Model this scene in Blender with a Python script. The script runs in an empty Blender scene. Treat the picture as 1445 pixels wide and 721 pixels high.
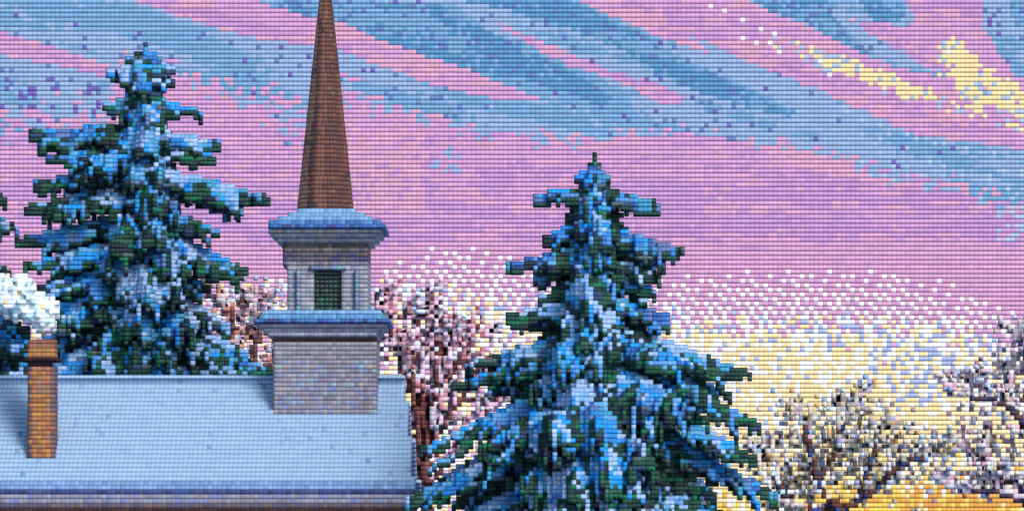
import bpy, math, random
import numpy as np

# A winter church between spruces at sunset, built the way the picture shows it: as a
# mosaic of square beads.  Everything is real geometry made of bead-sized bricks.
scene = bpy.context.scene
COL = bpy.data.collections.new("place")
scene.collection.children.link(COL)
rng = np.random.default_rng(7)
random.seed(7)

CAM_Z = 4.0          # eye height on the rise in front of the church
F = 6318.0           # focal length in units of 1/1445 of the frame width
HOR = 760.0          # height of the horizon in the same units
BEAD = 6.45          # one bead in the same units


def wx(px, d): return (px - 722.5) / F * d
def wz(py, d): return CAM_Z + (HOR - py) / F * d


def lin(c):
    c = np.asarray(c, float) / 255.0
    return np.where(c <= 0.04045, c / 12.92, ((c + 0.055) / 1.055) ** 2.4)


# ------------------------------------------------------------------ noise helpers
def hash2(a, b, s=0):
    a = np.asarray(a).astype(np.int64); b = np.asarray(b).astype(np.int64)
    h = (a * 374761393 + b * 668265263 + s * 2147483647) & 0xFFFFFFFF
    h = ((h ^ (h >> 13)) * 1274126177) & 0xFFFFFFFF
    h = ((h ^ (h >> 16)) * 2246822519) & 0xFFFFFFFF
    return ((h ^ (h >> 15)) & 0xFFFFFF) / float(0x1000000)


def vnoise(x, y, s=0):
    xi = np.floor(x); yi = np.floor(y); fx = x - xi; fy = y - yi
    fx = fx * fx * (3 - 2 * fx); fy = fy * fy * (3 - 2 * fy)
    a = hash2(xi, yi, s); b = hash2(xi + 1, yi, s); c = hash2(xi, yi + 1, s); d = hash2(xi + 1, yi + 1, s)
    return (a * (1 - fx) + b * fx) * (1 - fy) + (c * (1 - fx) + d * fx) * fy


# ------------------------------------------------------------------ materials
def bead_material(name, rough=0.45, spec=0.3, glow=0.0, diffuse=1.0, tilt=0.42, joint_shade=0.5, shade_pow=2.6, through=0.0):
    """Beads: colour from the mesh, a dark joint round every bead, shade painted towards its lower edge and a domed bead surface."""
    m = bpy.data.materials.new(name); m.use_nodes = True
    nt = m.node_tree; N = nt.nodes; L = nt.links; N.clear()
    out = N.new('ShaderNodeOutputMaterial'); b = N.new('ShaderNodeBsdfPrincipled')
    L.new(b.outputs[0], out.inputs[0])
    at = N.new('ShaderNodeAttribute'); at.attribute_name = 'bead_colour'
    uv = N.new('ShaderNodeUVMap'); uv.uv_map = 'bead'
    sp = N.new('ShaderNodeSeparateXYZ'); L.new(uv.outputs[0], sp.inputs[0])

    def M(op, a, b_=None, c=None):
        n = N.new('ShaderNodeMath'); n.operation = op
        for i, v in enumerate((a, b_, c)):
            if v is None: continue
            if isinstance(v, (int, float)): n.inputs[i].default_value = v
            else: L.new(v, n.inputs[i])
        return n.outputs[0]
    u = M('FRACT', sp.outputs[0]); v = M('FRACT', sp.outputs[1])
    su = M('MULTIPLY_ADD', u, 2.0, -1.0); sv = M('MULTIPLY_ADD', v, 2.0, -1.0)
    # joint between beads, with painted shade on their lower part
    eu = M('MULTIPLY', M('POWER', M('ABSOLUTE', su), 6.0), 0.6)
    ev = M('POWER', M('SUBTRACT', 1.0, v), shade_pow)      # lower joint, plus the bead's underside shade painted into colour and glow
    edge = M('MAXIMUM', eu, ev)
    fac = M('SUBTRACT', 1.0, M('MULTIPLY', edge, joint_shade))
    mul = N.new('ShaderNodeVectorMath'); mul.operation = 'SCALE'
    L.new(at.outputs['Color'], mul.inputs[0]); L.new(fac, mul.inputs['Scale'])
    # slightly mottled resin
    tc = N.new('ShaderNodeTexCoord'); nz = N.new('ShaderNodeTexNoise'); nz.inputs['Scale'].default_value = 3.0
    L.new(tc.outputs['Object'], nz.inputs['Vector'])
    k = M('MULTIPLY_ADD', nz.outputs[0], 0.2, 0.9)
    mul2 = N.new('ShaderNodeVectorMath'); mul2.operation = 'SCALE'
    L.new(mul.outputs[0], mul2.inputs[0]); L.new(k, mul2.inputs['Scale'])
    # domed surface
    tx = M('MULTIPLY_ADD', M('MULTIPLY', M('MULTIPLY', su, M('ABSOLUTE', su)), 0.5), tilt, 0.5)
    ty = M('MULTIPLY_ADD', M('MULTIPLY', sv, M('POWER', M('ABSOLUTE', sv), 0.5)), tilt, 0.5)
    cb = N.new('ShaderNodeCombineXYZ'); L.new(tx, cb.inputs[0]); L.new(ty, cb.inputs[1]); cb.inputs[2].default_value = 0.86
    nm = N.new('ShaderNodeNormalMap'); nm.uv_map = 'bead'; L.new(cb.outputs[0], nm.inputs['Color'])
    L.new(nm.outputs[0], b.inputs['Normal'])
    if diffuse != 1.0:
        mul3 = N.new('ShaderNodeVectorMath'); mul3.operation = 'SCALE'
        L.new(mul2.outputs[0], mul3.inputs[0]); mul3.inputs['Scale'].default_value = diffuse
        L.new(mul3.outputs[0], b.inputs['Base Color'])
    else:
        L.new(mul2.outputs[0], b.inputs['Base Color'])
    b.inputs['Roughness'].default_value = rough
    b.inputs['Specular IOR Level'].default_value = spec
    if through > 0:                                                      # light from behind shines through frosted twigs and smoke
        tr = N.new('ShaderNodeBsdfTranslucent'); mx = N.new('ShaderNodeMixShader'); mx.inputs[0].default_value = through
        L.new(mul2.outputs[0], tr.inputs['Color']); L.new(b.outputs[0], mx.inputs[1]); L.new(tr.outputs[0], mx.inputs[2])
        L.new(mx.outputs[0], out.inputs[0])
    if glow > 0:
        L.new(mul2.outputs[0], b.inputs['Emission Color']); b.inputs['Emission Strength'].default_value = glow
    return m


MAT = {
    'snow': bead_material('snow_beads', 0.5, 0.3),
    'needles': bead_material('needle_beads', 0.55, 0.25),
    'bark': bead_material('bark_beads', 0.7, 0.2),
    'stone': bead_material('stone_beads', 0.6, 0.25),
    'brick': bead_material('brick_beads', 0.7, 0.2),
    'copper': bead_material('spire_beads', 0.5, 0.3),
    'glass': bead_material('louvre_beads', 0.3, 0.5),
    'twig': bead_material('twig_beads', 0.6, 0.2, tilt=0.2, joint_shade=0.3),
    'smoke': bead_material('smoke_beads', 0.7, 0.1, tilt=0.25, joint_shade=0.22),
    'sky': bead_material('sky_beads', 0.6, 0.1, glow=0.36, diffuse=0.74, tilt=0.66, joint_shade=0.66, shade_pow=1.7),
}


# ------------------------------------------------------------------ object helpers
def tag(o, label=None, cat=None, group=None, kind=None):
    if label: o['label'] = label
    if cat: o['category'] = cat
    if group: o['group'] = group
    if kind: o['kind'] = kind
    return o


def thing(name, label, cat, loc, group=None):
    o = bpy.data.objects.new(name, None); COL.objects.link(o)
    o.location = loc; o.empty_display_size = 0.3
    return tag(o, label, cat, group)


FACES = [  # neighbour, four corners (u right, v up)
    ((0, -1, 0), [(0, 0, 0), (1, 0, 0), (1, 0, 1), (0, 0, 1)]),
    ((0, 1, 0), [(1, 1, 0), (0, 1, 0), (0, 1, 1), (1, 1, 1)]),
    ((-1, 0, 0), [(0, 1, 0), (0, 0, 0), (0, 0, 1), (0, 1, 1)]),
    ((1, 0, 0), [(1, 0, 0), (1, 1, 0), (1, 1, 1), (1, 0, 1)]),
    ((0, 0, 1), [(0, 0, 1), (1, 0, 1), (1, 1, 1), (0, 1, 1)]),
    ((0, 0, -1), [(0, 1, 0), (1, 1, 0), (1, 0, 0), (0, 0, 0)]),
]


def fill_mesh(name, verts, quads, colours, mat):
    me = bpy.data.meshes.new(name)
    n = len(quads)
    me.vertices.add(len(verts)); me.vertices.foreach_set('co', np.asarray(verts, np.float32).ravel())
    me.loops.add(n * 4); me.loops.foreach_set('vertex_index', np.asarray(quads, np.int32).ravel())
    me.polygons.add(n)
    me.polygons.foreach_set('loop_start', np.arange(0, n * 4, 4, dtype=np.int32))
    me.polygons.foreach_set('loop_total', np.full(n, 4, np.int32))
    uv = me.uv_layers.new(name='bead')
    uv.data.foreach_set('uv', np.tile(np.array([0.001, 0.001, .999, 0.001, .999, .999, 0.001, .999], np.float32), n))
    at = me.attributes.new('bead_colour', 'FLOAT_COLOR', 'FACE')
    rgba = np.ones((n, 4), np.float32); rgba[:, :3] = colours
    at.data.foreach_set('color', rgba.ravel())
    me.materials.append(mat); me.update(); me.validate()
    return me


def mesh_object(name, me, parent=None):
    o = bpy.data.objects.new(name, me); COL.objects.link(o)
    if parent: o.parent = parent
    return o


class Beads:
    """A thing made of bead bricks: every brick belongs to one part and has one colour."""
    def __init__(self, pitch):
        self.p = pitch; self.cells = {}

    def put(self, c, part, col, over=True):
        old = self.cells.get(c)
        if old is None or (over and (old[0] != 'trunk' or part == 'trunk')): self.cells[c] = (part, col)

    def box(self, x0, x1, y0, y1, z0, z1, part, pal):
        """metres, local to the thing; pal: a function (i, j, k) -> colour"""
        p = self.p
        for i in range(round(x0 / p), round(x1 / p)):
            for j in range(round(y0 / p), round(y1 / p)):
                for k in range(round(z0 / p), round(z1 / p)):
                    self.cells[(i, j, k)] = (part, pal(i, j, k))

    def build(self, root, spec):
        """spec: part id -> (object name, material, parent part id or None)"""
        keys = np.array(list(self.cells.keys()), np.int64)
        lo = keys.min(0) - 1; dim = keys.max(0) - lo + 2
        occ = np.zeros(dim, bool); q = keys - lo
        occ[q[:, 0], q[:, 1], q[:, 2]] = True
        parts = np.array([list(spec).index(v[0]) for v in self.cells.values()])
        cols = np.array([v[1] for v in self.cells.values()], float)
        objs = {}
        for pi, pid in enumerate(spec):
            name, mat, par = spec[pid]
            sel = parts == pi
            if not sel.any(): continue
            own = occ
            if pid == 'trunk':                                               # the trunk stays one whole piece inside its crown
                own = np.zeros(dim, bool); qs = q[sel]; own[qs[:, 0], qs[:, 1], qs[:, 2]] = True
            V = []; C = []
            for d, corners in FACES:
                nb = q[sel] + np.array(d)
                ex = ~own[nb[:, 0], nb[:, 1], nb[:, 2]]
                base = keys[sel][ex]
                if not len(base): continue
                V.append(base[:, None, :] + np.array(corners)[None]); C.append(cols[sel][ex])
            if not V: continue
            V = np.concatenate(V); C = np.concatenate(C)
            u, inv = np.unique(V.reshape(-1, 3), axis=0, return_inverse=True)
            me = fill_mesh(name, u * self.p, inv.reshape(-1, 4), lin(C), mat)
            objs[pid] = mesh_object(name, me, objs[par] if par else root)
        return objs


def run(pal, i, k, w=None, seed=0, length=2.6):
    """a palette colour that stays the same for a short horizontal run of beads"""
    off = float(hash2(k, seed, 77)) * 9
    h = float(hash2(math.floor((i + off) / length), k, seed))
    if w:
        t = sum(w) * h
        for c, q in zip(pal, w):
            t -= q
            if t <= 0: break
    else:
        c = pal[min(len(pal) - 1, int(h * len(pal)))]
    j = random.uniform(.96, 1.04)
    return tuple(min(255, x * j) for x in c)


def pick(pal, w=None, r=None):
    """one colour of a palette [(r,g,b), ...] with a little bead-to-bead variation"""
    c = random.choices(pal, w)[0] if w else random.choice(pal)
    j = random.uniform(0.93, 1.07)
    return tuple(min(255, x * j) for x in c)


# ------------------------------------------------------------------ the sky: a far backdrop of glowing beads
K1 = (224, 168, 218); K2 = (229, 171, 211); K3 = (210, 159, 216); KP = (232, 174, 206)
B1 = (160, 188, 230); B2 = (130, 178, 222); B3 = (100, 160, 206); BV = (112, 138, 200); VI = (126, 108, 196)
WH = (250, 250, 250); CR = (253, 222, 166); LV = (172, 188, 234); GO = (250, 208, 98); OR = (240, 172, 84)
LBL = (182, 204, 236)
SKY = [K1, K2, K3, KP, B1, B2, B3, BV, VI, WH, CR, LV, GO, OR, LBL]
(iK1, iK2, iK3, iKP, iB1, iB2, iB3, iBV, iVI, iWH, iCR, iLV, iGO, iOR, iLB) = range(15)


def inpoly(X, Y, P):
    r = np.zeros(X.shape, bool); n = len(P)
    for a in range(n):
        x0, y0 = P[a]; x1, y1 = P[(a + 1) % n]
        if y0 == y1: continue
        c = ((Y < y0) != (Y < y1)) & (X < (x1 - x0) * (Y - y0) / (y1 - y0) + x0)
        r ^= c
    return r


def sky_classes(c, r):
    """bead column and row -> colour number; the cloud streaks run down to the right"""
    X = (c + .5) * BEAD; Y = (r + .5) * BEAD
    Xc = np.clip(X, 2, 1443); w = np.clip((250 - Y) / 110, 0, 1)            # the streaks carry on past the sides at the same slant
    Xr = np.abs(X); Xr = 1445 - np.abs(1445 - (Xr % 2890))
    Y0 = Y; Y = np.abs(Y + w * 150 * np.tanh(.27 * (Xc - X) / 150))
    X = Xc * w + Xr * (1 - w)
    hr = hash2(np.floor((c + 9 * hash2(r, r, 31)) / 2.0), r, 8)          # short horizontal runs
    h = .35 * hash2(c, r, 1) + .65 * hr; h2 = hash2(c, r, 2); h3 = hash2(c, r, 3)
    ign = (52.9829189 * ((0.06711056 * c + 0.00583715 * r) % 1.0)) % 1.0
    Xn = (c + .5) * BEAD
    n1 = vnoise(Xn / 90 - Y / 60, Y / 22 - Xn / 90, 5)
    n2 = vnoise(Xn / 46 + 7, Y / 9, 6)
    Xj = X + (h - .5) * 9; Yj = Y + (h2 - .5) * 1.5
    # pinks
    lil = np.interp(Y, [0, 225, 270, 335, 350, 420, 560], [.42, .3, .62, .62, .2, .08, .05])
    o = np.where(h * .3 + n2 * .7 < lil, iK3, np.where(Y < 325, iK1, iK2))
    o = np.where((n2 > .55) & (h > .6) & (Y < 300), iKP, o)
    o = np.where((np.abs(X - 540) < 60) & (Y > 190) & (Y < 300) & (h > .35), iKP, o)
    o = np.where(inpoly(Xj, Yj, [(1040, 195), (1120, 205), (1240, 250), (1300, 265), (1240, 262), (1120, 235)]), iKP, o)
    # blues above
    bx = [0, 150, 165, 245, 330, 440, 480, 520, 600, 700, 800, 960, 1080, 1180, 1240, 1330, 1445]
    by = [172, 172, 100, 100, 132, 178, 128, 142, 166, 186, 198, 187, 202, 220, 245, 262, 292]
    bw = np.interp(X, [0, 150, 245, 440, 520, 1000, 1200, 1445], [46, 46, 26, 66, 26, 14, 22, 34])
    d = (Y - np.interp(X, bx, by)) / bw + (h - .5) * 2
    blue = d < 0
    bl = np.where(n1 + (h - .5) * .35 > .56, iB2, iB1)
    bl = np.where((h3 < .012) | ((h3 < .13) & (X < 150) & (Y > 118)), iVI, bl)
    bl = np.where((h3 > .97), iBV, bl)
    bl = np.where((Y < 44) & (X < 480) & (n1 + (h - .5) * .5 > .38), iB2, bl)
    bl = np.where((X > 1190) & (Y > 150) & (h3 > .9), iLB, bl)
    dark = [[(470, 0), (640, 8), (700, 52), (770, 84), (866, 136), (852, 152), (740, 112), (640, 98), (540, 60), (440, 28), (380, 0)],
            [(650, 0), (800, 0), (890, 42), (970, 84), (1030, 112), (1128, 160), (1110, 168), (1020, 142), (960, 122), (880, 72), (780, 32)],
            [(1052, 0), (1165, 0), (1180, 30), (1200, 52), (1234, 76), (1222, 80), (1180, 62), (1150, 40), (1090, 18)],
            [(1205, 0), (1272, 0), (1278, 28), (1240, 34)], [(1425, 0), (1445, 0), (1445, 40), (1430, 32)]]
    for P in dark:
        m = inpoly(Xj, Yj, P)
        bl = np.where(m, np.where(h2 < .1, iBV, np.where((n1 + (h - .5) * .5 < .34) | (h2 > .9), iB2, iB3)), bl)
    o = np.where(blue, bl, o)
    # pink streaks across the blue
    streaks = [[(-5, 44), (60, 62), (165, 96), (160, 112), (70, 92), (-5, 78)],
               [(187, 0), (356, 0), (445, 28), (480, 34), (540, 58), (600, 80), (650, 94), (700, 116), (768, 143), (690, 138), (600, 118), (540, 95), (480, 72), (380, 58), (300, 40), (240, 20)],
               [(698, 33), (722, 40), (790, 70), (860, 100), (930, 120), (975, 142), (935, 150), (880, 118), (800, 92), (764, 74)],
               [(808, 0), (1050, 0), (1090, 20), (1150, 42), (1190, 62), (1232, 84), (1290, 102), (1345, 112), (1380, 130), (1445, 170), (1445, 212), (1300, 192), (1260, 176), (1200, 150), (1150, 126), (1100, 106), (1060, 90), (1010, 66), (975, 52), (1010, 78), (960, 64), (880, 33)],
               [(1276, 0), (1384, 0), (1386, 40), (1400, 62), (1420, 90), (1445, 116), (1445, 150), (1380, 125), (1320, 96), (1290, 40)],
               [(1195, 28), (1290, 40), (1330, 80), (1320, 104), (1250, 62)]]
    for s_, P in enumerate(streaks):
        m = inpoly(Xj, Yj, P)
        pk = np.where(n2 + (h - .5) * .3 > .6, iKP, np.where(n1 + (h - .5) * .4 < .36, iK3, iK1))
        o = np.where(m, pk, o)
    # cream streaks
    for P in [[(1135, 66), (1180, 76), (1230, 96), (1290, 116), (1306, 127), (1306, 139), (1284, 143), (1255, 133), (1225, 117), (1190, 106), (1160, 92)],
              [(1324, 58), (1346, 55), (1372, 76), (1395, 98), (1425, 116), (1450, 128), (1450, 178), (1425, 158), (1398, 148), (1364, 146), (1344, 118), (1325, 94)]]:
        m = inpoly(X + (h - .5) * 18, Y + (h2 - .5) * 5, P); o = np.where(m & (h3 > .07), np.where(h3 > .9, iLB, iCR), o)
    near = (np.abs(Y - (140 + (X - 1310) * .24)) < 15) & (X > 1300)
    o = np.where(near & (h3 < .36), np.where(h < .6, iCR, iLB), o)
    o = np.where((np.abs(Y - (72 + (X - 1130) * .42)) < 14) & (X > 1090) & (X < 1190) & (h3 < .35), np.where(h < .4, iCR, iLB), o)
    for a, b in ((1002, 10), (1022, 17), (1048, 30), (1074, 43), (1094, 50), (1048, 56), (1067, 62), (1087, 62), (1100, 75), (1158, 88), (1171, 108), (1338, 75)):
        o = np.where((c == int(a / BEAD)) & (r == int(b / BEAD)), iWH, o)
    o = np.where((np.hypot(X - 632, (Y - 225)) < 26) & (h3 < .35), iB1, o)
    o = np.where((np.abs(X - 1428) < 24) & (np.abs(Y - 315) < 24) & (h3 < .35), iLB, o)
    # farther round the sky and overhead: looser streaks of the same kind
    jit = 70 * (hash2(c // 5, r // 2, 21) - .5) + 30 * (h - .5)
    far = ((Xn < -60 + jit) | (Xn > 1505 + jit) | (Y0 < -10 + jit * .06)) & (Y0 + (h - .5) * 40 < np.interp(Xn, [-2000, 0, 1445, 2600, 4000], [120, 170, 280, 230, 180]))
    st = vnoise((Xn + .3 * Y0) / 420, (Y0 - .3 * Xn) / 34, 22) * .65 + vnoise((Xn + .3 * Y0) / 170, (Y0 - .3 * Xn) / 15, 23) * .35 + (h - .5) * .07
    o = np.where(far, np.where(st > .6, np.where(n2 > .55, iKP, iK1), np.where(st < .34, iB3, np.where(st < .47, iB2, iB1))), o)
    # the bright band low in the sky
    top = np.interp(X, [0, 300, 420, 540, 620, 720, 930, 960, 1060, 1140, 1260, 1340, 1430, 1445],
                    [390, 392, 395, 372, 340, 352, 384, 384, 374, 378, 376, 398, 426, 440])
    dep = Y - top
    pw = np.interp(dep, [0, 12, 55, 90, 130], [0, .16, .34, .46, .46]) * np.where(X < 500, .25, 1)
    o = np.where((dep > 0) & (ign < pw), iWH, o)
    o = np.where((dep > 4) & (ign > .94) & (dep < 60), iK3, o)
    cz = np.interp(X, [0, 300, 540, 720, 930, 1060, 1340, 1380, 1445], [430, 402, 405, 420, 440, 452, 456, 470, 520])
    e = Y - cz
    pm = np.interp(e, [-14, 0, 30, 60], [0, .35, .93, 1.0])                  # leaves the pink
    pm = np.minimum(pm, np.interp(X, [0, 690, 800, 940], [.5, .55, .75, 1]))   # left of the glow the low sky stays pinkish
    lav = np.interp(e, [0, 20, 45, 80], [.38, .24, .08, .02])
    lav = np.maximum(lav, np.interp(np.hypot((X - 1290) / 70, (Y - 520) / 55), [0, .8, 1.3], [.55, .35, 0]))
    crm = np.interp(e, [0, 50, 110, 160], [.24, .5, .9, 1.2])
    pick2 = np.where(h2 < lav, iLV, np.where(h2 < lav + (1 - lav) * crm / (crm + .36), iCR, iWH))
    o = np.where((h3 < pm) & (e > -14), pick2, o)
    g = np.interp(Y, [560, 635, 685, 712], [0, .16, .5, .95]) * np.interp(X, [900, 1090, 1200], [.2, .7, 1])
    o = np.where(.4 * h + .6 * h2 < g, np.where((h3 < .16) | ((X > 1280) & (h3 < .75) & (Y > 680)), iOR, np.where(h3 > .93, iCR, iGO)), o)
    return o


def build_sky():
    D = 400.0; p = BEAD * D / F
    c0, c1, r0, r1 = -560, 784, -150, 134
    cc, rr = np.meshgrid(np.arange(c0, c1), np.arange(r0, r1), indexing='ij')
    cls = sky_classes(cc.ravel(), rr.ravel())
    pal = np.array(SKY, float)
    bright = np.ones(len(SKY)); bright[[iWH, iCR, iLV, iGO, iOR]] = [1.2, 1.18, 1.08, 1.12, 1.05]     # the low sky glows more strongly
    colr = pal[cls] * (0.97 + 0.06 * hash2(cc.ravel(), rr.ravel(), 9))[:, None]
    nC = c1 - c0; nR = r1 - r0
    vc, vr = np.meshgrid(np.arange(c0, c1 + 1), np.arange(r0, r1 + 1), indexing='ij')
    verts = np.stack([(vc.ravel() * BEAD - 722.5) / F * D, np.full(vc.size, D), CAM_Z + (HOR - vr.ravel() * BEAD) / F * D], 1)
    a = (np.arange(nC)[:, None] * (nR + 1) + np.arange(nR)[None, :]).ravel()
    quads = np.stack([a + 1, a + nR + 2, a + nR + 1, a], 1)                  # lower left, lower right, upper right, upper left
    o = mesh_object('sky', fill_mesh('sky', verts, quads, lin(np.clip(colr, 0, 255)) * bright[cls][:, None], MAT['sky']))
    tag(o, 'pink and lilac evening sky with slanting blue cloud streaks and a cream glow', 'sky', kind='structure')


# ------------------------------------------------------------------ the ground
def build_ground():
    m = bpy.data.materials.new('ground_snow'); m.use_nodes = True
    nt = m.node_tree; b = nt.nodes['Principled BSDF']
    tc = nt.nodes.new('ShaderNodeTexCoord'); nz = nt.nodes.new('ShaderNodeTexNoise'); nz.inputs['Scale'].default_value = 0.3
    rp = nt.nodes.new('ShaderNodeValToRGB'); nt.links.new(tc.outputs['Object'], nz.inputs['Vector'])
    nt.links.new(nz.outputs[0], rp.inputs[0]); nt.links.new(rp.outputs[0], b.inputs['Base Color'])
    rp.color_ramp.elements[0].color = (*lin((120, 160, 215)), 1); rp.color_ramp.elements[1].color = (*lin((165, 195, 235)), 1)
    b.inputs['Roughness'].default_value = 0.8
    n = 80; xs = np.linspace(-330, 330, n); ys = np.linspace(-60, 399.5, n)
    V = []; Q = []
    for y in ys:
        for x in xs: V.append((x, y, -0.25 + 0.25 * math.sin(x * .05) * math.cos(y * .07)))
    for j in range(n - 1):
        for i in range(n - 1):
            a = j * n + i; Q.append((a, a + 1, a + n + 1, a + n))
    me = bpy.data.meshes.new('ground'); me.from_pydata(V, [], Q); me.materials.append(m)
    for f in me.polygons: f.use_smooth = True
    tag(mesh_object('ground', me), 'gently rolling snow covered ground', 'ground', kind='structure')


# ------------------------------------------------------------------ the church
ROOFSNOW = [(168, 203, 240), (165, 201, 240), (172, 205, 240)]
STONE = [(150, 150, 160), (158, 156, 168), (140, 146, 158), (164, 160, 166), (128, 130, 146)]
STONE_MIX = STONE + [(124, 138, 186), (134, 118, 140), (120, 150, 160)]
TRIM = [(172, 174, 176), (160, 166, 168), (178, 176, 178), (148, 154, 160), (150, 142, 174), (170, 156, 154)]
DARKTRIM = [(92, 88, 82), (100, 94, 98), (82, 84, 76), (114, 104, 106), (86, 78, 104)]
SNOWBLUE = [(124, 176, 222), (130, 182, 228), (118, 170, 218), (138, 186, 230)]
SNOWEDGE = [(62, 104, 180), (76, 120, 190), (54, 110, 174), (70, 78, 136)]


def build_church():
    D0 = 132.3; YR = 137.0; p = BEAD * 133.5 / F
    root = thing('church', 'small snow roofed church with a grey square tower and tall brown spire', 'church', (0, D0, 0))
    B = Beads(p)
    zr = wz(533, YR); ze = wz(691, D0)                                       # ridge and eave
    run = YR - D0; slope = (zr - ze) / run
    kE = round(ze / p); kR = round(zr / p)
    xL = -24.0

    # long walls and the gable wall
    def wall(i, j, k): return pick(STONE_MIX, [5, 5, 5, 5, 4, 1, 1, 1])
    xr = wx(564, D0)
    B.box(xL + .4, xr, .42, .42 + 2 * p, 0, ze, 'wall', wall)
    B.box(xL + .4, xr, 2 * run - .42 - 2 * p, 2 * run - .42, 0, ze, 'wall', wall)
    for x0 in (xL + .4, xr - 2 * p):
        for k in range(0, kR):
            t = max(0, (k * p - ze) / slope)
            B.box(x0, x0 + 2 * p, .42 + t, 2 * run - .42 - t, k * p, (k + 1) * p, 'wall', wall)

    # roof: both slopes, three beads thick
    for k in range(kE, kR + 1):
        t = (k - kE) / (kR - kE)
        yk = t * run
        xe = wx(np.interp(t, [0, .12, 1], [588, 583, 571]), D0 + yk)
        i0 = round(xL / p); i1 = round(xe / p)
        for i in range(i0, i1):
            for s in (0, 1):
                j0 = round(yk / p)
                for dj in range(4):
                    j = j0 + dj if s == 0 else round(2 * run / p) - j0 - dj
                    c = random.choice(ROOFSNOW)
                    u = random.random()
                    if u < .03: c = pick([(150, 186, 230), (160, 186, 234)])
                    elif u < .031: c = (118, 166, 212)
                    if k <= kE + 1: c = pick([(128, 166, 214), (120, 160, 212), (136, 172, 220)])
                    B.put((i, j, k), 'roof', c)
    # eave: dark edge, grey fascia boards, brown underside
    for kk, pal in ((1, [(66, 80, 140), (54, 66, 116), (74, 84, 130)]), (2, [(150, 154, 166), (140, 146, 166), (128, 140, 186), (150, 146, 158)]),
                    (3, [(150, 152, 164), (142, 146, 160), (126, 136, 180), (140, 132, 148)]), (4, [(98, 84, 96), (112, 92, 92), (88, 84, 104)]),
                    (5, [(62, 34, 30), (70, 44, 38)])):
        k = kE - kk
        for i in range(round(xL / p), round(wx(589 - 2 * kk, D0) / p)):
            for j in list(range(0, 4)) + list(range(round(2 * run / p) - 3, round(2 * run / p) + 1)):
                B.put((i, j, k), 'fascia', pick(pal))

    # the tower stands across the ridge
    yc = run; hw = 1.58; DT = YR - hw
    tx0, tx1 = wx(385, DT), wx(530, DT); cx = (tx0 + tx1) / 2
    yb = [DT - D0, YR + hw - D0]
    def tower_pal(i, j, k):
        z = wzk(k)
        if z < 9.7 - .35 and random.random() < .24: return pick([(136, 148, 192), (130, 142, 182), (142, 170, 180), (172, 158, 150)])
        return pick([(152, 150, 162), (147, 147, 160), (156, 154, 164), (143, 141, 156), (140, 133, 144)])
    def wzk(k): return k * p
    B.box(tx0, tx1, yb[0], yb[1], wz(585, DT), wz(470, DT), 'tower', tower_pal)

    def slab(px0, px1, py0, py1, part, pal):
        """a square course round the tower between two heights of its front face"""
        h0 = (wx(px1, DT) - wx(px0, DT)) / 2; c0 = (wx(px1, DT) + wx(px0, DT)) / 2
        D = YR - h0; sc = D / DT
        z0, z1 = wz(py1, DT), wz(py0, DT)
        B.box(c0 - h0, c0 + h0, run - h0, run + h0, z0, max(z1, z0 + p), part, pal)
    P = lambda pal, w=None: (lambda i, j, k: pick(pal, w))
    slab(387, 526, 474, 484, 'cornice', P([(96, 74, 78), (112, 104, 116), (120, 110, 128)]))
    slab(384, 530, 473, 479.5, 'cornice', P([(72, 48, 46), (84, 56, 52)]))
    slab(380, 534, 467, 473.5, 'cornice', P([(160, 166, 174), (148, 154, 172), (166, 160, 174), (140, 134, 160)]))
    slab(375, 540, 461, 467.5, 'cornice', P([(160, 166, 174), (148, 154, 172), (166, 160, 174), (152, 146, 164)]))
    slab(369, 546, 455, 461.5, 'cornice', P([(172, 172, 178), (160, 164, 170), (164, 154, 172)]))
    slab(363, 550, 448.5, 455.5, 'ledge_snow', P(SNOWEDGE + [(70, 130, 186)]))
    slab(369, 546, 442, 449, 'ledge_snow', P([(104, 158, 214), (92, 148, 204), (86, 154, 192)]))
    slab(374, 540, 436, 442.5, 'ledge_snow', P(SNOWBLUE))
    # belfry
    def belfry_pal(i, j, k):
        return pick([(160, 163, 173), (152, 157, 170), (142, 150, 172), (168, 167, 176), (148, 152, 160)])
    slab(402, 518, 376, 436.5, 'belfry', belfry_pal)
    slab(398, 520, 366, 376, 'belfry', P([(128, 128, 140), (120, 122, 140), (134, 130, 138), (116, 108, 128)]))
    slab(396, 520, 353, 366, 'belfry_cornice', P([(92, 88, 104), (84, 86, 100), (98, 84, 92), (74, 72, 110)]))
    slab(396, 520, 345, 354, 'belfry_cornice', P(DARKTRIM))
    slab(390, 528, 338, 345.5, 'belfry_cornice', P(TRIM))
    slab(384, 534, 331, 338.5, 'belfry_cornice', P(TRIM))
    slab(379, 540, 325, 331.5, 'belfry_cornice', P(TRIM))
    # low snow covered roof under the spire
    rows = [(376, 544), (382, 538), (394, 526), (407, 513), (419, 501)]
    for n, (a, b) in enumerate(rows):
        y1 = 325.5 - n * BEAD
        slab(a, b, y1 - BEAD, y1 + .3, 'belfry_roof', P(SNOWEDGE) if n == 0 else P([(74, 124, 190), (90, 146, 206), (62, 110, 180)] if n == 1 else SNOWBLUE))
    # louvred openings in the four faces, pilasters beside them
    DB = YR - (wx(518, DT) - wx(402, DT)) / 2
    hB = (wx(518, DT) - wx(402, DT)) / 2; cB = (wx(518, DT) + wx(402, DT)) / 2
    louv = P([(28, 58, 52), (24, 46, 44), (34, 66, 56), (20, 38, 36), (28, 92, 62)], [6, 6, 4, 4, 1])
    jf = round((run - hB) / p); jb = round((run + hB) / p) - 1
    il = round((cB - .42) / p); ir = round((cB + .46) / p)
    kl = round(wz(436, DT) / p); kt = round(wz(379, DT) / p)
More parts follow.
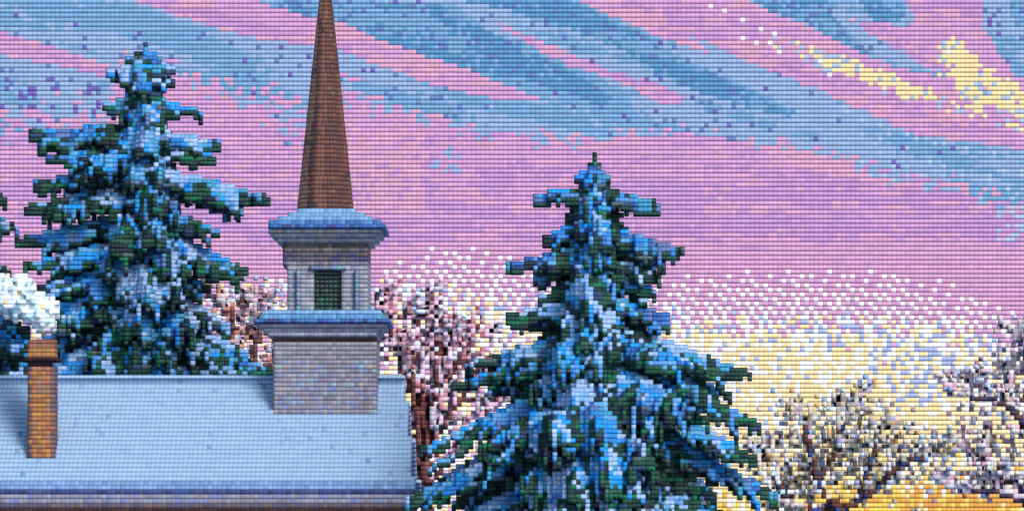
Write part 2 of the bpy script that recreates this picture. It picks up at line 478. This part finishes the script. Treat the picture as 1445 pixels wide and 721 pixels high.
    for k in range(kl, kt):
        for i in range(il, ir):
            for j in (jf, jb):
                B.cells.pop((i, j, k), None)                                # the opening is one bead deep
            B.cells[(i, jf + 1, k)] = ('louvre', louv(i, 0, k))
        for i in (il - 4, ir + 3):
            s = 'pilaster_a' if i < il else 'pilaster_b'
            B.cells[(i, jf - 1, k)] = (s, pick([(122, 164, 172), (118, 138, 176), (136, 144, 166)]))
    for i in range(il - 1, ir + 1):
        B.cells[(i, jf - 1, kt)] = ('lintel', pick([(126, 176, 182), (120, 144, 190), (134, 140, 160)]))
    # spire: eight sided, clad in rows of small brown plates
    zs0 = wz(299, YR - .9); zs1 = wz(-78, YR)
    r0 = (wx(499, YR - .9) - wx(420, YR - .9)) / 2 / math.cos(math.pi / 8)
    sx, sy = wx(459.5, YR), run
    rows_n = round((zs1 - zs0) / p)
    V = []; Q = []; C = []
    for f in range(8):
        a0 = math.radians(-90 - 22.5 + 45 * f); a1 = a0 + math.radians(45)
        for k in range(rows_n):
            t0, t1 = k / rows_n, (k + 1) / rows_n
            nf = max(1, round(2 * r0 * (1 - t0) * math.sin(math.pi / 8) / p))
            def pt(t, u):
                r = r0 * (1 - t) + .02
                x = r * (math.cos(a0) * (1 - u) + math.cos(a1) * u); y = r * (math.sin(a0) * (1 - u) + math.sin(a1) * u)
                return (sx + x, sy + y, zs0 + (zs1 - zs0) * t)
            for c in range(nf):
                n = len(V)
                V += [pt(t0, c / nf), pt(t0, (c + 1) / nf), pt(t1, (c + 1) / nf), pt(t1, c / nf)]
                Q.append((n, n + 1, n + 2, n + 3))
                seam = c == nf - 1 and nf > 1
                board = [(100, 66, 58), (120, 82, 68), (90, 62, 56), (132, 98, 86)][int(hash2(f, int((c + .5) / nf * 5), 3) * 4)]
                C.append(pick([board]) if random.random() < .86 else pick([(84, 62, 60), (112, 92, 70), (124, 72, 56)]))
    V = np.array(V); u_, inv_ = np.unique(np.round(V, 4), axis=0, return_inverse=True)
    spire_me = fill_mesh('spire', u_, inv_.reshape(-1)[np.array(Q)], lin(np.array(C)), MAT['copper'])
    mesh_object('spire', spire_me, root)
    # chimney on the front slope
    BR = [(176, 118, 70), (166, 108, 78), (184, 124, 82), (168, 100, 90), (156, 122, 100), (190, 136, 70)]
    DC = 133.55; yf = DC - D0
    c0, c1 = wx(38, DC), wx(75, DC)
    zb = wz(655, DC)
    B.box(c0, c1, yf, yf + .78, zb - .3, wz(515, DC), 'chimney', P(BR))
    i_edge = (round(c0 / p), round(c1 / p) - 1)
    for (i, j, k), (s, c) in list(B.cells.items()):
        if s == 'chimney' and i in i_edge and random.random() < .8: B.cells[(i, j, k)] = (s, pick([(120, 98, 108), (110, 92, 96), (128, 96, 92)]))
    B.box(wx(41, DC), wx(74, DC), yf, yf + .72, wz(515, DC), wz(509, DC), 'chimney_cap', P([(62, 42, 42), (54, 40, 42)]))
    B.box(wx(35, DC), wx(82, DC), yf - p, yf + .72 + p, wz(509, DC), wz(502, DC), 'chimney_cap', P([(50, 34, 34), (66, 40, 38)]))
    B.box(wx(37, DC), wx(80, DC), yf - p, yf + .72 + p, wz(502, DC), wz(489, DC), 'chimney_cap', P([(184, 120, 74), (178, 112, 84), (170, 130, 72), (186, 122, 110)]))
    B.box(wx(42, DC), wx(76, DC), yf, yf + .72, wz(489, DC), wz(477, DC), 'chimney_cap', P([(150, 100, 76), (140, 104, 82), (160, 108, 90), (128, 104, 76)]))
    B.build(root, {
        'wall': ('nave_wall', MAT['stone'], None), 'roof': ('roof', MAT['snow'], None), 'fascia': ('fascia', MAT['stone'], 'roof'),
        'tower': ('tower', MAT['stone'], None), 'cornice': ('cornice', MAT['stone'], 'tower'), 'ledge_snow': ('ledge_snow', MAT['snow'], 'tower'),
        'belfry': ('belfry', MAT['stone'], None), 'belfry_cornice': ('cornice', MAT['stone'], 'belfry'),
        'louvre': ('louvre_window', MAT['glass'], 'belfry'), 'lintel': ('lintel', MAT['stone'], 'belfry'),
        'pilaster_a': ('pilaster', MAT['stone'], 'belfry'), 'pilaster_b': ('pilaster', MAT['stone'], 'belfry'),
        'belfry_roof': ('belfry_roof', MAT['snow'], None),
        'chimney': ('chimney', MAT['brick'], None), 'chimney_cap': ('chimney_cap', MAT['brick'], 'chimney'),
    })


def build_smoke():
    D = 134.0; p = BEAD * D / F
    root = thing('smoke_plume', 'pale white and cyan puff of smoke drifting left from the brick chimney', 'smoke', (wx(58, D), D, wz(476, D)))
    B = Beads(p)
    blobs = [(58, 470, 9), (62, 462, 13), (60, 450, 20), (48, 437, 25), (26, 428, 27), (6, 424, 26), (24, 412, 22), (2, 408, 18), (-20, 418, 24), (66, 438, 17), (-48, 414, 26), (10, 402, 12)]
    for bx, by, r in blobs:
        cx = (bx - 58) / BEAD; cz = (476 - by) / BEAD; R = r / BEAD; n = math.ceil(R)
        for i in range(-n, n + 1):
            for j in range(-n, n + 1):
                for k in range(-n, n + 1):
                    rr = (i * i + j * j * 1.3 + k * k) ** .5 / R
                    if rr <= random.uniform(.7, 1.12):
                        c = pick([(232, 250, 252), (214, 246, 248), (246, 252, 253), (224, 234, 250), (200, 234, 246)], [5, 4, 4, 2, 1])
                        u = random.random()
                        if rr > .95 and u < .3: c = pick([(190, 206, 236), (206, 196, 230), (196, 224, 240)])
                        elif u < .04: c = (246, 218, 160)
                        B.put((round(cx) + i, j, round(cz) + k), 's', c)
    keep = {c: v for c, v in B.cells.items() if c[2] >= 0}
    B.cells = keep
    B.build(root, {'s': ('puff', MAT['smoke'], None)})


# ------------------------------------------------------------------ spruces
NEEDLE = [(34, 74, 62), (26, 56, 52), (46, 92, 72), (24, 112, 80), (46, 70, 106), (86, 104, 108), (36, 48, 64)]
NW = [9, 6, 4, 2.4, 2.2, 1.2, 3]
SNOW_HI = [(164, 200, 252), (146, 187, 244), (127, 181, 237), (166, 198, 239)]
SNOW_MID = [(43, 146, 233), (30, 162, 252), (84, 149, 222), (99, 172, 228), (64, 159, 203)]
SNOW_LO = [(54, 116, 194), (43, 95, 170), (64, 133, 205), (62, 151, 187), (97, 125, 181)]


class Spruce:
    def __init__(self, trunk_px, top_py, D, cool):
        self.D = D; self.p = BEAD * D / F; self.tx = trunk_px; self.top = top_py; self.cool = cool
        self.zb = (HOR + CAM_Z * F / D)                                     # ground line in picture units
        self.B = Beads(self.p); self.low = .36

    def K(self, py): return (self.zb - py) / BEAD

    def bough(self, az, length, root_py, droop, thick, width=None, lift=.15):
        """az: 0 to the right, -90 towards the viewer; lengths in picture units"""
        front = max(0.0, -math.sin(az)) ** 2
        n = length / BEAD; z0 = self.K(root_py); dz = droop / BEAD
        ca, sa = math.cos(az), math.sin(az)
        w0 = width if width else max(1.6, n * (.2 + .2 * front))
        tone = random.random(); ph = random.uniform(0, 9); wav = random.uniform(-1, 1)
        steps = max(6, int(n * 2.2))
        sway = random.uniform(-.12, .12)
        for q in range(steps + 1):
            s = q / steps
            r = n * s
            zc = z0 + n * lift * s * (1 - s) - dz * s ** 1.3 + (0.9 * max(0, s - .8) * n * .12)
            wl = w0 * min(1, .45 + 1.6 * s) * (1 - s) ** (.75 - .35 * front) + .2
            wl *= .8 + .35 * math.sin(s * 11 + ph)
            th = thick * (1 - (.72 - .6 * front) * s) * (.85 + .45 * math.sin(s * 7 + ph * 2)) + .7
            for l in range(-math.ceil(wl), math.ceil(wl) + 1):
                if abs(l) > wl + .3: continue
                x = ca * r - sa * (l + sway * r); y = sa * r + ca * (l + sway * r)
                zl = zc - (abs(l) / (wl + .01)) ** 2 * (.8 + (.05 + .16 * front) * n)
                i, j, k = math.floor(x), math.floor(y), math.floor(zl)
                e = float(vnoise(np.float64(r * .45 + ph * 3), np.float64(l * .8 + ph), 12))
                h = max(1, round(th * (1 - .35 * abs(l) / (wl + .01)) + (e - .5) * 1.6))
                bare = float(vnoise(np.float64(r * .3 + ph * 5), np.float64(l * .45 + ph), 11))
                sn = max(1, round(h * .5))
                if bare < .28: sn = 0
                elif bare > .66: sn += 1
                if s > .9 and e < .5: sn = 0
                tn = float(vnoise(np.float64(r * .33 + ph * 2), np.float64(l * .4 - ph), 13))
                for d in range(h + 1):
                    c = (i, j, k - d)
                    if d < sn:
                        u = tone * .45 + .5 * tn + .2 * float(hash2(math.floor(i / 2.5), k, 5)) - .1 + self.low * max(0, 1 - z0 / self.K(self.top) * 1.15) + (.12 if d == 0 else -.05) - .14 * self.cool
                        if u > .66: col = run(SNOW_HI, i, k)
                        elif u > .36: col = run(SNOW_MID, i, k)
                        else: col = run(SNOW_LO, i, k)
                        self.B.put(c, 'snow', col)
                    else:
                        if c in self.B.cells and self.B.cells[c][0] == 'snow' and random.random() < .5: continue
                        self.B.put(c, 'crown', run(NEEDLE, i, k - d, NW, 3))

    def trunk(self, low_py, hi_py):
        k0, k1 = 0, int(self.K(hi_py))
        for k in range(k0, k1):
            w = .6 + 2.0 * (1 - k / k1)
            for i in range(-3, 4):
                for j in range(-3, 4):
                    if i * i + j * j <= w * w: self.B.put((i, j, k), 'trunk', pick([(54, 38, 36), (70, 48, 42), (44, 34, 36)]))

    def fill(self, prof, y_end, frac=.42, back=.5):
        """dense inner foliage round the trunk"""
        ys = [a for a, _ in prof]; rs = [b for _, b in prof]
        py = self.top + 16
        while py < y_end:
            R = float(np.interp(py, ys, rs)) * frac / BEAD
            k = int(self.K(py)); n = math.ceil(R)
            for i in range(-n, n + 1):
                for j in range(-n, n + 1):
                    rr = math.hypot(i, j)
                    if rr <= R * random.uniform(.75, 1.1) and rr > R * .45 and random.random() < .9:
                        if float(vnoise(np.float64(i * .3), np.float64(k * .45 + j * .2), 31)) > .56:
                            self.B.put((i, j, k), 'snow', run(SNOW_MID, i, k), over=False)
                        else:
                            self.B.put((i, j, k), 'crown', run(NEEDLE, i, k, NW, 3), over=False)
            n = math.ceil(R / frac * back)
            for i in range(-n, n + 1):                                      # far side of the tree, seen only through gaps
                for j in (3, 4):
                    if abs(i) <= n * random.uniform(.8, 1.0) and random.random() < .92:
                        self.B.put((i, j, k), 'crown', run(NEEDLE, i, k, NW, 3), over=False)
            py += BEAD

    def layers(self, prof, y0, y1, step, n, thick):
        """boughs all round, in loose whorls"""
        ys = [a for a, _ in prof]; rs = [b for _, b in prof]
        y = y0; turn = 0.0
        while y < y1:
            R = float(np.interp(y, ys, rs)); m = max(3, round(n * (.5 + .6 * R / max(rs))))
            for q in range(m):
                az = turn + 2 * math.pi * (q + random.uniform(-.3, .3)) / m
                side = abs(math.cos(az))
                ln = R * random.uniform(.6, .88) * (1 - .45 * side ** 2)
                dr = min(.5 * ln, 24 + .17 * ln) * random.uniform(.8, 1.2)
                self.bough(az, ln, y - dr * .55 + random.uniform(-8, 8), dr, thick * random.uniform(.8, 1.2) * min(1, .55 + R / 160))
            turn += 1.9; y += step * min(1.0, .5 + R / 150)

    def sides(self, boughs):
        for tx, ty, ry, th in boughs:
            ln = abs(tx - self.tx)
            az = (0 if tx > self.tx else math.pi) + random.uniform(-.22, .22)
            self.bough(az, ln, ry, (ty - ry), th, width=max(1.5, ln / BEAD * .13), lift=.06)
            if ln > 110:                                                     # a second spray beside it
                self.bough(az + random.choice((-.45, .45)), ln * .8, ry + 6, (ty - ry) * .9 + 4, th, width=ln / BEAD * .13, lift=.05)

    def leader(self, h=26, w=1.8):
        k1 = int(self.K(self.top)); n = int(h / BEAD)
        for d in range(n):
            r = .3 + w * d / n
            for i in range(-2, 3):
                for j in range(-2, 3):
                    if math.hypot(i, j) <= r * random.uniform(.7, 1.25):
                        if random.random() < .5: self.B.put((i, j, k1 - d), 'snow', pick(SNOW_LO + SNOW_MID[2:]))
                        else: self.B.put((i, j, k1 - d), 'crown', pick(NEEDLE, NW))

    def finish(self, label, group):
        root = thing('spruce_tree', label, 'tree', (wx(self.tx, self.D), self.D, 0), group)
        self.B.build(root, {'trunk': ('trunk', MAT['bark'], None), 'crown': ('crown', MAT['needles'], None), 'snow': ('snow', MAT['snow'], None)})


def build_spruces():
    g = 'snow laden spruces'
    random.seed(21)
    t = Spruce(202, 62, 148.0, .3)
    prof = [(62, 6), (100, 34), (150, 62), (200, 84), (290, 108), (400, 146), (530, 180), (760, 215), (860, 215)]
    t.trunk(0, 80); t.fill(prof, 840, .32, .42); t.layers(prof, 96, 850, 40, 10, 4.2); t.leader(50, 1.7)
    t.sides([(176, 88, 76, 2), (156, 104, 94, 3), (150, 150, 132, 3), (44, 192, 180, 4.5), (66, 230, 206, 3), (52, 262, 232, 3.6), (38, 297, 262, 3),
             (28, 343, 304, 3.6), (35, 380, 338, 3.6), (58, 408, 372, 3.6), (45, 452, 405, 4), (20, 496, 440, 4), (5, 536, 480, 4),
             (228, 82, 72, 2), (246, 97, 86, 2.4), (244, 116, 102, 2.5), (283, 160, 140, 3.6), (308, 203, 186, 4), (300, 224, 204, 3), (376, 284, 240, 4.8),
             (310, 332, 290, 3), (345, 384, 322, 4), (298, 412, 358, 3.6), (322, 462, 400, 4), (345, 500, 436, 4), (395, 532, 466, 4.2)])
    t.finish('tall snowy spruce rising behind the church roof, between the chimney and the tower', g)

    random.seed(33)
    t = Spruce(836, 216, 128.5, .55)
    prof = [(216, 6), (260, 34), (330, 82), (400, 100), (470, 122), (530, 178), (620, 232), (720, 275), (860, 320), (960, 320)]
    t.trunk(0, 235); t.fill(prof, 940, .34, .62); t.layers(prof, 262, 480, 31, 9, 3.8)
    t.layers(prof, 496, 940, 42, 12, 4.4); t.leader(56, 2.6)
    t.sides([(816, 252, 240, 2), (757, 276, 268, 3.4), (766, 336, 316, 4), (718, 376, 352, 4.6), (716, 448, 424, 4), (760, 424, 396, 3),
             (640, 548, 480, 4.4), (655, 520, 470, 3.5), (590, 642, 540, 4.4), (572, 712, 600, 4.6), (600, 690, 570, 4), (560, 780, 660, 5), (540, 850, 730, 5),
             (858, 250, 238, 2.2), (930, 290, 268, 4), (964, 358, 322, 4.6), (930, 392, 364, 3.6), (942, 450, 416, 4.2), (925, 412, 384, 3),
             (1056, 530, 458, 4.4), (1074, 604, 496, 4.6), (1062, 650, 540, 4.2), (1100, 704, 580, 4.6), (1040, 560, 480, 4), (1120, 780, 650, 5), (1140, 850, 720, 5)])
    t.finish('broad snowy spruce standing right of the church, drooping boughs before the sunset glow', g)

    random.seed(44)
    t = Spruce(-92, 96, 154.0, .35)
    prof = [(96, 6), (180, 46), (300, 90), (400, 112), (530, 150), (760, 190), (860, 190)]
    t.trunk(0, 110); t.fill(prof, 840); t.layers(prof, 124, 850, 34, 8, 3.2); t.leader(40, 2.4)
    t.sides([(6, 282, 250, 3), (24, 322, 280, 3.4), (14, 388, 335, 4), (42, 470, 405, 4.5), (60, 500, 440, 5), (58, 528, 470, 5)])
    t.finish('snowy spruce at the left edge, only its bough tips showing beside the smoke', g)


# ------------------------------------------------------------------ bare and frosted trees
class Bare:
    def __init__(self, base_px, D):
        self.D = D; self.p = BEAD * D / F; self.bx = base_px
        self.zb = (HOR + CAM_Z * F / D); self.B = Beads(self.p); self.seen = set()

    def bead(self, c, part, col):
        if (c[0], c[2]) in self.seen: return
        self.seen.add((c[0], c[2])); self.B.put(c, part, col, over=False)

    def P(self, px, py, dy=0): return np.array([(px - self.bx) / BEAD, dy, (self.zb - py) / BEAD])

    def line(self, a, b, r0, r1, part, pal, wob=.3):
        n = max(2, int(np.linalg.norm(b - a) * 1.6)); off = np.zeros(3)
        for q in range(n + 1):
            s = q / n; off += np.array([random.uniform(-wob, wob) for _ in range(3)]) * .5; off *= .9
            c = a + (b - a) * s + off; r = r0 + (r1 - r0) * s
            m = math.ceil(r)
            for i in range(-m, m + 1):
                for j in range(-m, m + 1):
                    if i * i + j * j <= r * r:
                        q3 = (math.floor(c[0] + i), math.floor(c[1] + j), math.floor(c[2]))
                        if part == 'trunk': self.B.put(q3, part, pick(pal)); self.seen.add((q3[0], q3[2]))
                        else: self.bead(q3, part, pick(pal))
        return a + (b - a) + off

    def grow(self, a, d, ln, lvl, limb, twig, dens, spread=.55, snow=None):
        """a branch, its forks, and loose beads of twig round the last ones"""
        b = a + d * ln
        last = lvl <= 1
        end = self.line(a, b, .55 if lvl > 2 else .3, .3, 'twigs', twig)
        if lvl <= 1:
            for _ in range(int(dens * ln)):
                s = random.random(); c = a + (b - a) * s + np.array([random.gauss(0, 1.6), 1.0 + random.gauss(0, .8), random.gauss(0.2, 1.4)])
                pal = twig if (snow is None or random.random() < .6) else snow
                part = 'twigs'
                self.bead(tuple(int(math.floor(v)) for v in c), part, pick(pal))
        if last: return
        for q in range(random.choice((2, 3, 3))):
            nd = d + np.array([random.uniform(-1, 1), random.uniform(-.5, .5), random.uniform(-.35, .7)]) * spread
            nd /= np.linalg.norm(nd)
            st = a + (end - a) * random.uniform(.5, 1.0)
            self.grow(st, nd, ln * random.uniform(.55, .8), lvl - 1, limb, twig, dens, spread, snow)

    def limbs(self, lines, limb, twig, dens, lvl=3, ln=9, spread=.55, snow=None, r0=1.0):
        for pts in lines:
            dy = -2.0; prev = None; slope = random.uniform(-.3, .1)
            for n, (px, py) in enumerate(pts):
                c = self.P(px, py, dy)
                if prev is not None:
                    ra = max(.5, r0 * (1 - .7 * (n - 1) / len(pts))); rb = max(.45, r0 * (1 - .7 * n / len(pts)))
                    self.line(prev, c, ra, rb, 'trunk', limb, .2)
                    d = (c - prev) * np.array([1, .3, 1]); L = np.linalg.norm(d); d /= L
                    for q in range(2 if n < len(pts) - 1 else 3):
                        nd = d + np.array([random.uniform(-1, 1), random.uniform(-1, 1), random.uniform(-.1, .9)]) * .6
                        nd /= np.linalg.norm(nd)
                        self.grow(prev + (c - prev) * random.uniform(.45, 1), nd, ln * random.uniform(.7, 1.1), lvl, limb, twig, dens, spread, snow)
                prev = c; dy += slope * 6 * random.uniform(.5, 1.2)

    def cloud(self, px, py, rx, ry, n, pal, part='twigs', depth=9):
        for _ in range(n):
            x = random.gauss(0, .5); z = random.gauss(0, .5)
            if abs(x) > 1 or abs(z) > 1: continue
            c = self.P(px + x * rx, py + z * ry, 2.5 + random.gauss(0, depth * .2))
            self.bead(tuple(int(math.floor(v)) for v in c), part, pick(pal))

    def finish(self, label, group):
        root = thing('bare_tree', label, 'tree', (wx(self.bx, self.D), self.D, 0), group)
        self.B.build(root, {'trunk': ('trunk', MAT['bark'], None), 'twigs': ('crown', MAT['twig'], None)})


def build_bare_trees():
    g = 'leafless winter trees'
    PINKT = [(243, 213, 243), (243, 228, 243), (243, 185, 206), (228, 174, 195), (217, 185, 204), (239, 195, 217), (206, 152, 165), (185, 157, 179), (235, 217, 226), (195, 118, 125), (243, 200, 228), (208, 228, 243)]
    LIMBR = [(112, 62, 62), (126, 72, 70), (144, 92, 84), (98, 56, 60)]
    random.seed(5)
    t = Bare(600, 156.0)
    t.line(t.P(600, t.zb), t.P(598, 560), 1.6, 1.0, 'trunk', LIMBR)
    t.limbs([[(598, 690), (588, 600), (584, 530)], [(600, 680), (606, 600), (618, 540), (634, 490)]], LIMBR, PINKT, .9, lvl=3, ln=6, r0=1.0)
    t.limbs([[(596, 600), (574, 530), (556, 480), (548, 450)], [(600, 560), (594, 490), (588, 450)], [(612, 570), (640, 520), (664, 488)], [(604, 640), (640, 580), (680, 530)],
             [(604, 690), (650, 620), (684, 586)], [(596, 690), (580, 650), (570, 600)], [(616, 540), (620, 490), (616, 455)]],
            LIMBR + [(170, 110, 116), (190, 130, 140)], PINKT, .9, lvl=2, ln=6, r0=.6)
    t.cloud(600, 545, 84, 130, 220, PINKT, depth=8); t.cloud(650, 560, 70, 90, 90, PINKT)
    t.cloud(585, 590, 50, 90, 30, [(110, 60, 58), (90, 50, 54), (150, 80, 70)])
    t.finish('pink bare tree with dark red limbs between the church tower and the broad spruce', g)

    random.seed(6)
    t = Bare(345, 160.0)
    PT = [(231, 181, 202), (223, 174, 174), (217, 195, 217), (202, 155, 153), (185, 164, 185), (231, 206, 202), (195, 217, 231), (206, 132, 111), (174, 143, 143)]
    t.line(t.P(345, t.zb), t.P(345, 600), 1.6, 1.0, 'trunk', LIMBR)
    t.limbs([[(345, 610), (338, 540), (330, 490), (325, 440)], [(345, 610), (356, 540), (364, 490), (368, 450)], [(345, 630), (310, 560), (296, 500)], [(345, 630), (385, 560), (398, 510)]],
            [(120, 84, 82), (140, 96, 90), (104, 72, 74)], PT, 1.0, lvl=2, ln=6, r0=.8)
    t.cloud(345, 490, 66, 90, 140, PT); t.cloud(345, 440, 60, 50, 70, [(232, 208, 176), (186, 196, 230), (214, 170, 190)])
    t.finish('faint pink bare tree seen between the tall spruce and the church tower', g)

    TAN = [(237, 212, 167), (235, 209, 161), (233, 224, 209), (230, 209, 187), (209, 200, 180), (180, 165, 170), (200, 175, 189), (224, 217, 212), (180, 170, 136), (158, 134, 138), (202, 209, 210), (230, 170, 114), (239, 226, 148), (156, 170, 212), (234, 234, 230), (187, 178, 195)]
    FROST = [(226, 232, 236), (186, 222, 230), (150, 184, 222), (202, 208, 210), (238, 240, 240)]
    LIMBN = [(92, 58, 62), (116, 72, 60), (70, 66, 104), (52, 80, 150), (104, 66, 56)]
    random.seed(8)
    t = Bare(1184, 144.0)
    t.line(t.P(1184, t.zb), t.P(1186, 716), 1.8, 1.3, 'trunk', LIMBN)
    t.limbs([[(1184, 720), (1164, 700), (1150, 668), (1142, 632), (1136, 604)], [(1186, 719), (1206, 708), (1234, 692), (1254, 670), (1270, 654), (1300, 648)]],
            LIMBN, TAN, 1.15, lvl=2, ln=6, snow=FROST, r0=1.1)
    t.limbs([[(1212, 704), (1222, 668), (1236, 626)], [(1152, 676), (1176, 640), (1186, 600)], [(1180, 722), (1140, 716), (1106, 698), (1088, 668)]],
            LIMBN, TAN, 1.15, lvl=2, ln=7, snow=FROST, r0=.7)
    t.cloud(1190, 650, 130, 90, 300, TAN); t.cloud(1180, 622, 90, 70, 150, FROST + TAN[:5])
    t.cloud(1120, 690, 70, 50, 160, TAN); t.cloud(1270, 640, 80, 40, 110, TAN + [(226, 150, 80), (230, 160, 70)])
    t.finish('frosted tree forking in a V low before the golden glow at right', g)

    MAUVE = [(217, 184, 198), (220, 207, 193), (212, 195, 212), (195, 181, 200), (223, 212, 217), (202, 204, 206), (185, 164, 181), (227, 174, 195), (231, 223, 217), (217, 218, 223), (174, 160, 174), (231, 217, 185), (174, 189, 231), (202, 143, 164)]
    LIMBM = [(88, 66, 78), (70, 68, 116), (104, 68, 72), (60, 54, 80)]
    random.seed(9)
    t = Bare(1486, 150.0)
    t.line(t.P(1486, t.zb), t.P(1484, 640), 2.4, 1.6, 'trunk', LIMBM)
    t.limbs([[(1484, 650), (1450, 606), (1424, 580), (1396, 566), (1366, 562)], [(1484, 700), (1440, 690), (1410, 676), (1385, 650)], [(1486, 640), (1474, 580), (1456, 530), (1440, 490)],
             [(1486, 640), (1500, 570), (1520, 510)], [(1484, 720), (1440, 706), (1400, 694), (1366, 690)], [(1486, 650), (1530, 600), (1560, 560)]],
            LIMBM, MAUVE, .9, lvl=2, ln=6, snow=[(226, 230, 236), (196, 204, 226), (206, 206, 212)], r0=1.2)
    t.cloud(1420, 590, 96, 100, 210, MAUVE); t.cloud(1440, 510, 60, 60, 60, MAUVE); t.cloud(1400, 660, 90, 50, 90, MAUVE + [(206, 120, 90), (224, 180, 100)])
    t.cloud(1520, 590, 80, 110, 500, MAUVE)
    t.finish('mauve grey frosted tree reaching in from the right edge on dark limbs', g)


# ------------------------------------------------------------------ light, air, camera
def build_light():
    el, az = math.radians(34), math.radians(150)       # azimuth clockwise from the view direction: from the right, behind the viewer
    d = (math.sin(az) * math.cos(el), math.cos(az) * math.cos(el), math.sin(el))
    w = bpy.data.worlds.new("World"); scene.world = w; w.use_nodes = True
    nt = w.node_tree; bg = nt.nodes['Background']
    sk = nt.nodes.new('ShaderNodeTexSky'); sk.sky_type = 'NISHITA'; sk.sun_disc = False
    sk.sun_elevation = el; sk.sun_rotation = az
    nt.links.new(sk.outputs[0], bg.inputs[0]); bg.inputs[1].default_value = 0.15
    l = bpy.data.lights.new('sun', 'SUN'); l.energy = 2.45; l.angle = math.radians(20); l.color = (1.0, 0.95, 0.9)
    o = bpy.data.objects.new('sun', l); COL.objects.link(o); o.location = (20, -20, 40)
    from mathutils import Vector
    o.rotation_euler = Vector(d).to_track_quat('Z', 'Y').to_euler()


def build_camera():
    c = bpy.data.cameras.new('camera'); o = bpy.data.objects.new('camera', c); COL.objects.link(o)
    o.location = (0, 0, CAM_Z); o.rotation_euler = (math.radians(90), 0, 0)
    c.sensor_width = 36; c.lens = 36 * F / 1445; c.shift_y = (HOR - 360.5) / 1445
    c.clip_end = 2000; scene.camera = o


build_sky(); build_ground(); build_church(); build_smoke(); build_spruces(); build_bare_trees(); build_light(); build_camera()
vs = scene.view_settings
vs.view_transform = 'Standard'; vs.look = 'None'; vs.gamma = 1; vs.use_curve_mapping = False; vs.exposure = 0.0
scene.cycles.max_bounces = 4; scene.cycles.diffuse_bounces = 3
